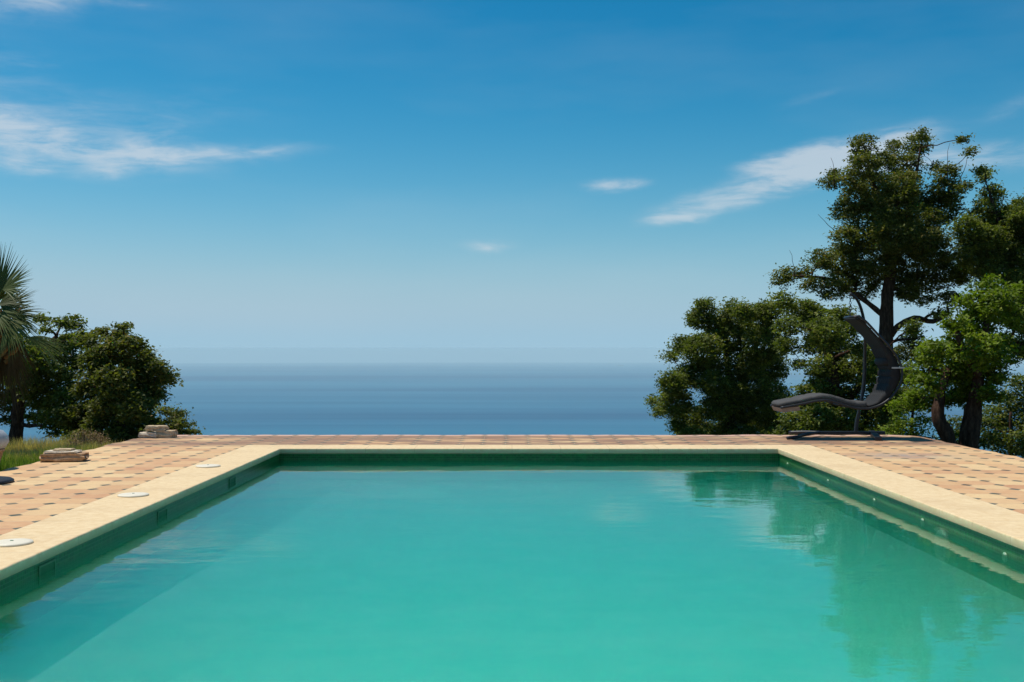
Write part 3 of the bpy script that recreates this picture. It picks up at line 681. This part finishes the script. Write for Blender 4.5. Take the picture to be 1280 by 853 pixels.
# fan palm at the left edge
def palm():
    depth = 15.0; hub = P(-12, 405, depth)
    base = Vector(P(-30, 560, depth)); base.z = -.35
    root = empty('fan_palm', base, label='fan palm with blue-green fronds at the left edge', cat='palm tree')
    bm = bmesh.new()
    hubv = Vector(hub)
    pts = smoothpath([base, base.lerp(hubv, .4) + Vector((-.05, 0, 0)), hubv], 8)
    tube(bm, [p - base for p in pts], [.19 + .02 * (k % 2) for k in range(len(pts))], 14)
    from_bm('trunk', bm, M_BARK, root, smooth=False)
    PALM = leaf_material('palm_frond', [(0, (.04, .065, .018)), (.5, (.10, .13, .035)), (.85, (.19, .21, .06)), (1, (.36, .27, .12))], .25, .4)
    DRY = leaf_material('dry_palm_frond', [(0, (.05, .035, .015)), (.5, (.11, .065, .028)), (1, (.20, .13, .06))], .15, .8)
    def frond(c, tip, fanr, tint, spreadA=2.3, droop=.25, name='frond', m_=None):
        """petiole from the hub to c, then a pleated fan of leaflets opening towards tip"""
        c, tip = Vector(c), Vector(tip); ax = (tip - c).normalized()
        nrm = Vector((random.uniform(-.35, .35), -.75, .6)).normalized(); side = ax.cross(nrm).normalized(); up = side.cross(ax).normalized()
        bm = bmesh.new()
        tube(bm, [p - base for p in smoothpath([hubv, hubv.lerp(c, .5) + Vector((0, 0, .06)), c], 5)], [.018 - .001 * k for k in range(11)], 5)
        nl = 28; 
        for k in range(nl):
            a = (k / (nl - 1) - .5) * spreadA + random.uniform(-.02, .02)
            dirv = (ax * math.cos(a) + side * math.sin(a)).normalized()
            L = fanr * (1 - .22 * abs(a) / (spreadA / 2)) * random.uniform(.9, 1.06)
            wv = (side * math.cos(a) - ax * math.sin(a)).normalized()
            prev = None
            for s in range(7):
                t = s / 6; wd = .5 * fanr * spreadA / nl * min(1, t * 1.9 + .12) * (1 if t < .35 else max(.04, (1 - (t - .35) / .65) ** 1.1)) * .9
                p = c - base + dirv * L * t + Vector((0, 0, -droop * fanr * t * t * (1 + .4 * math.sin(k)))) + up * (.012 if k % 2 else -.012) * t
                cur = (bm.verts.new(p - wv * wd), bm.verts.new(p + up * wd * .4), bm.verts.new(p + wv * wd))
                if prev:
                    bm.faces.new((prev[0], prev[1], cur[1], cur[0])); bm.faces.new((prev[1], prev[2], cur[2], cur[1]))
                prev = cur
        me = bpy.data.meshes.new(name); bm.to_mesh(me); bm.free()
        at = me.attributes.new('tint', 'FLOAT', 'POINT'); at.data.foreach_set('value', np.clip(rng.normal(tint, .09, len(me.vertices)), 0, 1).astype(np.float32))
        o = link(name, me, m_ or PALM, root); return o
    bm = bmesh.new()
    for k in range(46):
        a_ = random.uniform(0, 6.28); zz = random.uniform(-.55, .12); p0 = hubv + Vector((math.cos(a_) * .17, math.sin(a_) * .17, zz)) - base
        tube(bm, [p0, p0 + Vector((math.cos(a_) * .14, math.sin(a_) * .14, .10)), p0 + Vector((math.cos(a_) * .22, math.sin(a_) * .22, random.uniform(.1, .24)))], [.035, .025, .008], 5)
    me = bpy.data.meshes.new('leaf_bases'); bm.to_mesh(me); bm.free()
    at = me.attributes.new('tint', 'FLOAT', 'POINT'); at.data.foreach_set('value', rng.uniform(.4, 1, len(me.vertices)).astype(np.float32))
    link('leaf_bases', me, leaf_material('fibrous_leaf_bases', [(0, (.07, .035, .015)), (.6, (.22, .11, .04)), (1, (.38, .22, .09))], .05, .9), root)
    s = depth / F
    spec = [((-2, 380), (40, 372), 42, .35, 2.2, .15), ((-8, 392), (14, 404), 44, .45, 2.2, .3), ((-4, 366), (20, 345), 40, .3, 2., .1),  # centre, pointing towards, radius px, tint, spread, droop
        ((-6, 372), (4, 300), 68, .35, 1.5, .0), ((2, 362), (45, 335), 47, .5, 1.9, .12), ((4, 385), (50, 350), 45, .3, 1.5, .1),
        ((10, 395), (60, 380), 50, .45, 1.7, .35), ((8, 400), (40, 430), 48, .6, 1.6, .35), ((34, 422), (84, 432), 50, .75, 1.2, .3),
        ((4, 420), (30, 470), 52, .5, 1.6, .2), ((-20, 370), (-60, 320), 62, .4, 1.8, .1), ((-25, 400), (-90, 400), 62, .45, 1.9, .3),
        ((-15, 385), (-15, 320), 58, .4, 1.8, .0), ((-25, 420), (-60, 470), 55, .5, 1.8, .2)]
    for (c, t, r, ti, sp_, dr) in spec:
        dd = random.uniform(-.35, .35)
        frond(P(c[0], c[1], depth + dd), P(t[0], t[1], depth + dd + random.uniform(-.3, .3)), r * s * 1.06, ti, sp_, dr)
    for (c, t, r) in (((-4, 425), (8, 500), 68), ((6, 430), (30, 490), 55), ((-25, 430), (-30, 500), 60), ((12, 425), (42, 470), 45)):
        frond(P(c[0], c[1], depth + .1), P(t[0], t[1], depth + .1), r * s, .5, 1.3, .5, 'dead_frond', DRY)
palm()

# grass and weeds on the left verge
def verge():
    n_ = 90000
    x = -5.30 - rng.random(n_) ** 1.3 * 3.8; y = rng.uniform(8.5, 15.9, n_)
    z = hill_h(x, y)
    hgt = rng.uniform(.05, .16, n_) * (1 + .7 * (np.sin(x * 3.1) * np.sin(y * 2.3) > .1))
    ang = rng.uniform(0, 6.283, n_); lean = rng.uniform(.1, .6, n_) * hgt; w = rng.uniform(.003, .007, n_)
    ca, sa = np.cos(ang), np.sin(ang)
    la = rng.uniform(0, 6.283, n_)
    b0 = np.stack([x - ca * w, y - sa * w, z], 1); b1 = np.stack([x + ca * w, y + sa * w, z], 1)
    t = np.stack([x + np.cos(la) * lean, y + np.sin(la) * lean, z + hgt], 1)
    V = np.stack([b0, b1, t], 1).reshape(-1, 3)
    me = bpy.data.meshes.new('verge_grass'); me.vertices.add(n_ * 3); me.vertices.foreach_set('co', V.ravel().astype(np.float32))
    me.loops.add(n_ * 3); me.loops.foreach_set('vertex_index', np.arange(n_ * 3, dtype=np.int32))
    me.polygons.add(n_); me.polygons.foreach_set('loop_start', (np.arange(n_) * 3).astype(np.int32))
    dry = np.clip((y - 13.2) / 1.6, 0, 1) * .75
    tint = np.clip(rng.uniform(0, .45, n_) + dry + (rng.random(n_) < .08) * .5, 0, 1)
    at = me.attributes.new('tint', 'FLOAT', 'POINT'); at.data.foreach_set('value', np.repeat(tint, 3).astype(np.float32))
    me.update(); me.validate()
    m = leaf_material('grass_blades', [(0, (.09, .15, .02)), (.4, (.20, .28, .04)), (.7, (.38, .33, .11)), (1, (.58, .43, .22))], .4, .7)
    tag(link('verge_grass', me, m), 'short green grass turning straw-dry along the left terrace edge', 'grass', kind='stuff')
verge()
def weed(name, label, px, py, depth, hpx, n_, m_, group):
    base = Vector(P(px, py, depth)); base.z = float(hill_h(np.array([base.x]), np.array([base.y]))[0])
    root = empty(name, base, label=label, cat='weed', group=group)
    bm = bmesh.new(); C = []; hh = hpx / F * depth
    for _ in range(n_ + 20):
        a = random.uniform(0, 6.28); sp = random.uniform(.0, .7) * hh; h = hh * random.uniform(.5, 1.25) + .06
        p = Vector((math.cos(a) * sp, math.sin(a) * sp, h)); q_ = Vector((p.x * .3, p.y * .3, 0))
        tube(bm, [q_, q_.lerp(p, .5) + Vector((random.uniform(-.02, .02), 0, 0)), p], [.003, .0025, .0015], 3)
        for __ in range(14): t = random.uniform(.45, 1.05); C.append(np.array(q_.lerp(p, t)) + rng.normal(size=3) * .018)
    st = from_bm('stems', bm, m_, root)
    me = leaves_mesh('seed_heads', np.array(C), rng.uniform(.6, 1, len(C)), .024, .2)
    link('seed_heads', me, m_, root)
DRYM = leaf_material('dry_weeds', [(0, (.10, .07, .04)), (.6, (.26, .15, .09)), (1, (.38, .27, .16))], .2, .8)
for (wx_, wy_, wd_, wh_, lab) in ((92, 556, 14.6, 17, 'dry brown weed tuft on the verge, nearest the palm'), (104, 556, 15.0, 24, 'tall dry brown weed tuft in the middle of its clump'),
                                  (116, 556, 15.2, 19, 'dry weed tuft just right of the tallest one'), (127, 555, 15.5, 15, 'lowest dry weed tuft, nearest the stacked stones')):
    weed('dry_weed', lab, wx_, wy_, wd_, wh_, 34, DRYM, 'dry weeds on the left verge')

# ------------------------------------------------------------------ objects on the terrace
# skimmer lids
M_LID = simple('chalky_plastic', (.78, .71, .56), .55, var=.06, scale=30)
lid0 = None
for (ly_, lab) in ((7.02, 'round white skimmer lid on the coping, nearest and largest in view'), (9.31, 'round white skimmer lid on the coping, second from the camera'), (11.6, 'round white skimmer lid on the coping, farthest from the camera')):
    if lid0 is None:
        lid0 = empty('skimmer_lid', (-3.2, ly_, .003), cat='lid', group='skimmer lids along the left coping')
        bm = bmesh.new(); lathe(bm, [(.128, 0), (.128, .007), (.124, .012), (.10, .0155), (.06, .018), (.001, .019)], 48)
        from_bm('cover', bm, M_LID, lid0, smooth=True)
        bm = bmesh.new(); lathe(bm, [(.011, .017), (.011, .0205), (.001, .0205)], 16); from_bm('finger_hole', bm, M_DARK, lid0)
        o = lid0
    else:
        o = lid0.copy(); COL.objects.link(o); o.location = (-3.2 + random.uniform(-.02, .02), ly_, .003)
        for ch in list(lid0.children): c = ch.copy(); COL.objects.link(c); c.parent = o
    o['label'] = lab

def rock(bm, c, s, seed, rough=.12, cuts=4):
    r = bmesh.ops.create_cube(bm, size=1); vv = r['verts']
    es = list({e for v in vv for e in v.link_edges})
    r2 = bmesh.ops.subdivide_edges(bm, edges=es, cuts=cuts, use_grid_fill=True)
    vs_ = list(bm.verts)
    from mathutils import noise as mn
    for v in vs_:
        p = v.co.copy(); l = max(abs(p.x), abs(p.y), abs(p.z)) * 2
        rd = p.normalized() * .62; q_ = p.lerp(rd, .22)
        q_ += Vector(mn.noise_vector(p * 3 + Vector((seed, seed * 2, 0)))) * rough
        v.co = Vector((c[0] + q_.x * s[0], c[1] + q_.y * s[1], c[2] + q_.z * s[2]))
M_STONE = simple('sandstone_block', (.52, .39, .25), .9, var=.35, scale=25, bump=.6, spec=.2)
M_BRICK = simple('old_brick', (.42, .26, .15), .9, var=.35, scale=25, bump=.6, spec=.2)
M_PALE = simple('pale_stone', (.62, .52, .40), .9, var=.25, scale=20, bump=.5, spec=.2)
sx, sy = -5.01, 15.5
for (lab, c, s, m_, sd_) in (('flat stone under the left half of the stone pile', (sx - .11, sy, .034), (.25, .22, .07), M_PALE, 3.1),
                             ('thicker stone under the right half of the stone pile', (sx + .125, sy + .01, .045), (.24, .20, .10), M_STONE, 5.7),
                             ('brick-like stone lying on top of the stone pile', (sx - .01, sy, .125), (.28, .17, .075), M_STONE, 9.2)):
    bm = bmesh.new(); rock(bm, (0, 0, 0), s, sd_)
    o = from_bm('stone_block', bm, m_, smooth=False); o.location = c; tag(o, lab, 'stone', 'stones stacked at the terrace corner')
bx0, by0 = -5.0, 12.25
bm = bmesh.new(); rock(bm, (0, 0, 0), (.47, .26, .085), 2.2); o = from_bm('brick_block', bm, M_BRICK); o.location = (bx0, by0, .042); o.rotation_euler.z = .12
tag(o, 'broad worn brick block lying between grass and tiles', 'stone')
bm = bmesh.new(); rock(bm, (0, 0, 0), (.36, .2, .03), 7.7, .1); o = from_bm('stone_slab', bm, M_PALE); o.location = (bx0 - .02, by0, .098); o.rotation_euler.z = .05
tag(o, 'thin pale slab lying on the worn brick block', 'stone')
bm = bmesh.new(); rock(bm, (0, 0, 0), (.20, .12, .025), 4.4, .12); o = from_bm('stone_chip', bm, M_STONE); o.location = (bx0 + .0, by0, .122); o.rotation_euler.z = -.1
tag(o, 'small dark chip on top of the thin pale slab', 'stone')

# things cut by the left edge of the photo
pt = empty('plant_pot', (-5.53, 11.45, -.1), label='terracotta pot with pale grey rounded top, cut by the left edge', cat='pot')
bm = bmesh.new(); lathe(bm, [(.13, .05), (.145, .06), (.17, .16), (.2, .27), (.215, .275), (.215, .30), (.18, .30)], 32); from_bm('pot', bm, M_BRICK, pt, True)
bm = bmesh.new(); lathe(bm, [(.10, .295), (.22, .31), (.255, .37), (.25, .43), (.2, .49), (.1, .52), (.001, .525)], 32); from_bm('dome', bm, simple('grey_plastic', (.38, .40, .42), .5), pt, True)
bm = bmesh.new(); lathe(bm, [(.2, 0.), (.215, .01), (.205, .05), (.1, .055)], 32); from_bm('saucer', bm, simple('black_plastic', (.02, .02, .022), .5), pt, True)
pb = empty('parasol_base', (-4.98, 10.25, -.004), label='round black parasol base on the tiles, cut by the left edge', cat='parasol base')
MB = simple('black_iron', (.018, .018, .022), .55, var=.2)
bm = bmesh.new(); lathe(bm, [(.30, 0), (.30, .02), (.28, .032), (.08, .05), (.04, .055)], 48); from_bm('base_plate', bm, MB, pb, True)
bm = bmesh.new(); lathe(bm, [(.032, .05), (.032, .36), (.026, .36), (.026, .2)], 20); from_bm('socket', bm, MB, pb, True)

# ------------------------------------------------------------------ swing lounger
def lounger():
    y0_ = 15.35; S = y0_ / F
    def W2(px, py, dy=0.):            # profile point in the lounger's own plane
        return Vector(((px - 1085) * S, dy, H + (VY - py) * S))
    root = empty('swing_lounger', ((1085 - VX) * S, y0_, 0), label='black hanging chaise lounge on a curved steel stand beside the pool', cat='lounger')
    M_ST = simple('grey_steel', (.035, .037, .042), .42, .6, var=.2, scale=40)
    M_CU = simple('shaded_charcoal_fabric', (.010, .010, .011), .85, var=.25, scale=60, bump=.3)  # back and pillow cloth, darkened to carry the shade inside the back
    M_CT = simple('grey_seat_fabric', (.06, .057, .055), .8, var=.2, scale=60, bump=.3)
    M_UN = simple('tan_underside', (.28, .20, .15), .8, var=.2)
    hw = .28
    back = [(1062, 397), (1072, 404), (1085, 418), (1098, 432), (1109, 446), (1115, 460), (1115, 473), (1110, 485), (1101, 496), (1089, 504), (1076, 508)]
    seat = [(1076, 508), (1062, 507.5), (1048, 504), (1036, 500), (1025, 497.5), (1010, 499), (993, 502.5), (968, 507)]
    bp = smoothpath([W2(*p) for p in back], 5); sp = smoothpath([W2(*p) for p in seat], 5)
    def strip(path, tfun, inner, hw, m_, name, ribs=0.):
        """cushion slab following the profile; thickness grows to the inner side"""
        bm = bmesh.new(); rings = []
        L = len(path)
        for i, p in enumerate(path):
            t = (path[min(i + 1, L - 1)] - path[max(i - 1, 0)]).normalized(); nn = Vector((-t.z, 0, t.x)) * inner
            th = tfun(i / (L - 1)); e = .8 if i in (0, L - 1) else 1.
            sec = [(-hw, 0), (-hw * .99, th * .6), (-hw * .94, th * .95)] + [(-hw + 2 * hw * j / 24, th * (1.05 if j % 3 else .9)) for j in range(2, 23)] + [(hw * .94, th * .95), (hw * .99, th * .6), (hw, 0), (hw * .5, 0), (-hw * .5, 0)]
            q_ = 1 - ribs * (1 if i % 5 == 0 else 0)
            rings.append([bm.verts.new(p + nn * b * e * q_ + Vector((0, a * e, 0))) for a, b in sec])
        for a, b in zip(rings, rings[1:]):
            for k in range(len(a)): bm.faces.new((a[k], a[(k + 1) % len(a)], b[(k + 1) % len(a)], b[k]))
        bm.faces.new(rings[0][::-1]); bm.faces.new(rings[-1])
        return from_bm(name, bm, m_, root, True)
    strip(bp, lambda t: (.03 + .11 * math.sin(math.pi * min(1, max(0, (t - .22) / .72))) ** 1.2), -1, hw, M_CU, 'back_cushion', .18)
    strip(sp, lambda t: .075 - .025 * t, -1, hw * .97, M_CT, 'seat_cushion', .12)
    # side rails and cross slats of the shell
    full = bp + sp[1:]
    outer = []
    for i, p in enumerate(full):
        t = (full[min(i + 1, len(full) - 1)] - full[max(i - 1, 0)]).normalized(); outer.append(p + Vector((-t.z, 0, t.x)) * .018)
    for sgn in (-1, 1):
        bm = bmesh.new(); tube(bm, [p + Vector((0, sgn * (hw + .012), 0)) for p in outer], .017, 8); from_bm('side_rail', bm, M_ST, root, True)
    for i in range(0, len(outer) - 2, 4):
        bm = bmesh.new(); tube(bm, [outer[i] + Vector((0, -hw, 0)), outer[i] + Vector((0, hw, 0))], .010, 6); from_bm('cross_slat', bm, M_ST, root, True)
    # ribs of rattan running down the upper back
    for k in range(5):
        yy = -hw + .03 + k * .14
        bm = bmesh.new(); tube(bm, [p + Vector((0, yy, 0)) + Vector((.012, 0, .012)) for p in outer[2:34]], .007, 5); from_bm('back_rib', bm, M_ST, root, True)
    # foot panel under the front end
    bm = bmesh.new()
    a, b = W2(969, 509), W2(992, 507)
    tip = [(a.x, -hw, a.z), (b.x, -hw, b.z), (b.x, -hw, b.z - .055), (a.x + .03, -hw, a.z - .06)]
    v1 = [bm.verts.new(p) for p in tip]; v2 = [bm.verts.new((p[0], hw, p[2])) for p in tip]
    bm.faces.new(v1); bm.faces.new(v2[::-1])
    for k in range(4): bm.faces.new((v1[k], v1[(k + 1) % 4], v2[(k + 1) % 4], v2[k]))
    from_bm('foot_panel', bm, M_UN, root)
    # head pillow with its pale strap
    pc = W2(1103, 452)
    bm = bmesh.new(); tube(bm, [pc + Vector((0, y_, 0)) for y_ in (-.24, -.22, -.1, 0, .1, .22, .24)], [.03, .055, .062, .064, .062, .055, .03], 14)
    pil = from_bm('head_pillow', bm, M_CU, root, True)
    bm = bmesh.new(); a, b = W2(1104, 459.5), W2(1120, 459.5); box(bm, (a.x, -hw - .034, a.z - .010), (b.x, -hw - .03, b.z + .010)); from_bm('strap', bm, simple('pale_webbing', (.42, .42, .42), .7), root)
    # stand
    dy = hw + .10
    pole = [(1079, 543.5, dy), (1081, 528, dy), (1086, 505, dy), (1090, 475, dy), (1090.5, 440, dy * .95), (1088, 412, dy * .7), (1081, 390, dy * .4), (1072, 375, dy * .12), (1062, 367, 0)]
    bm = bmesh.new(); tube(bm, smoothpath([W2(*p) for p in pole], 5), [.028 - .009 * k / 40 for k in range(41)], 12); from_bm('pole', bm, M_ST, root, True)
    bm = bmesh.new(); h0 = W2(1062, 367); h1 = W2(1062, 397)
    nk = 9
    for k in range(nk):
        z0 = h0.z + (h1.z - h0.z) * (k + .5) / nk; rr = abs(h0.z - h1.z) / nk * .62
        ring = [Vector((h0.x + (math.sin(t) * .014 if k % 2 else 0), (0 if k % 2 else math.sin(t) * .014), z0 + math.cos(t) * rr)) for t in [2 * math.pi * j / 8 for j in range(9)]]
        tube(bm, ring, .0045, 4, False)
    from_bm('chain', bm, M_ST, root, True)
    bm = bmesh.new(); tube(bm, [W2(1062, 397) + Vector((0, -hw, 0)), W2(1062, 396) , W2(1062, 397) + Vector((0, hw, 0))], .014, 8); from_bm('spreader_bar', bm, M_ST, root, True)
    # base: spine along the ground, two crossing feet, low curved front leg
    bm = bmesh.new(); box(bm, (W2(1030, 0).x, dy - .04, .02), (W2(1116, 0).x, dy + .04, .065), .008)
    from_bm('base_beam', bm, M_ST, root)
    bm = bmesh.new(); box(bm, (W2(1098, 0).x, -.45, .004), (W2(1106, 0).x, dy + .38, .05), .008)
    bmesh.ops.rotate(bm, verts=bm.verts, cent=(W2(1102, 0).x, dy, 0), matrix=Matrix.Rotation(R(-14), 3, 'Z'))
    from_bm('rear_foot', bm, M_ST, root)
    bm = bmesh.new(); x_ = W2(1003, 0).x
    tube(bm, smoothpath([(W2(1034, 0).x, dy, .045), (W2(1020, 0).x, dy - .15, .045), (x_, .05, .035), (x_ - .14, -.20, .028), (x_ - .30, -.30, .024)], 4), .024, 8)
    from_bm('front_foot', bm, M_ST, root, True)
    bm = bmesh.new(); tube(bm, smoothpath([(W2(1034, 0).x, dy, .045), (W2(1018, 0).x, dy + .1, .045), (x_ - .05, dy + .22, .03)], 4), .024, 8)
    from_bm('front_foot', bm, M_ST, root, True)
lounger()

# ------------------------------------------------------------------ vessels far out
M_HULL = simple('dark_hull', (.06, .07, .09), .5); M_SUP = simple('ship_white', (.6, .6, .58), .5)
def vessel(name, label, cat, px, py, L, tall):
    s_ = (py - VY) / F; d_ = R_EARTH * (s_ - math.sqrt(s_ * s_ - 2 * (H - SEA_Z) / R_EARTH)); X_ = (px - VX) / F * d_
    root = empty(name, (X_, d_, SEA_Z - (X_ ** 2 + d_ ** 2) / (2 * R_EARTH) - .3), label=label, cat=cat)
    bm = bmesh.new(); w = L * .09; hh = L * .07
    st = [(-.5, .75, 0), (-.3, 1, 0), (.25, 1, 0), (.42, .6, .12), (.5, .02, .25)]
    rg = []
    for (t, wf, rise) in st:
        x_ = t * L; rg.append([bm.verts.new(p) for p in ((x_, -w * wf, hh * (1 + rise)), (x_, -w * wf * .7, -hh * .2), (x_, w * wf * .7, -hh * .2), (x_, w * wf, hh * (1 + rise)))])
    for a, b in zip(rg, rg[1:]):
        for k in range(4): bm.faces.new((a[k], a[(k + 1) % 4], b[(k + 1) % 4], b[k]))
    bm.faces.new(rg[0]); bm.faces.new(rg[-1][::-1]); from_bm('hull', bm, M_HULL, root)
    bm = bmesh.new(); box(bm, (-.42 * L, -w * .7, hh), (-.25 * L, w * .7, hh + tall), L * .004); box(bm, (-.40 * L, -w * .5, hh + tall), (-.30 * L, w * .5, hh + tall * 1.4), L * .003); from_bm('cabin', bm, M_SUP, root)
vessel('cargo_ship', 'long low cargo ship just under the hazy horizon', 'ship', 775, 457.5, 230, 26)
vessel('motor_boat', 'tiny dark boat on the blue sea near the left trees', 'boat', 251.6, 518, 14, 3)

print('built', len(bpy.data.objects))
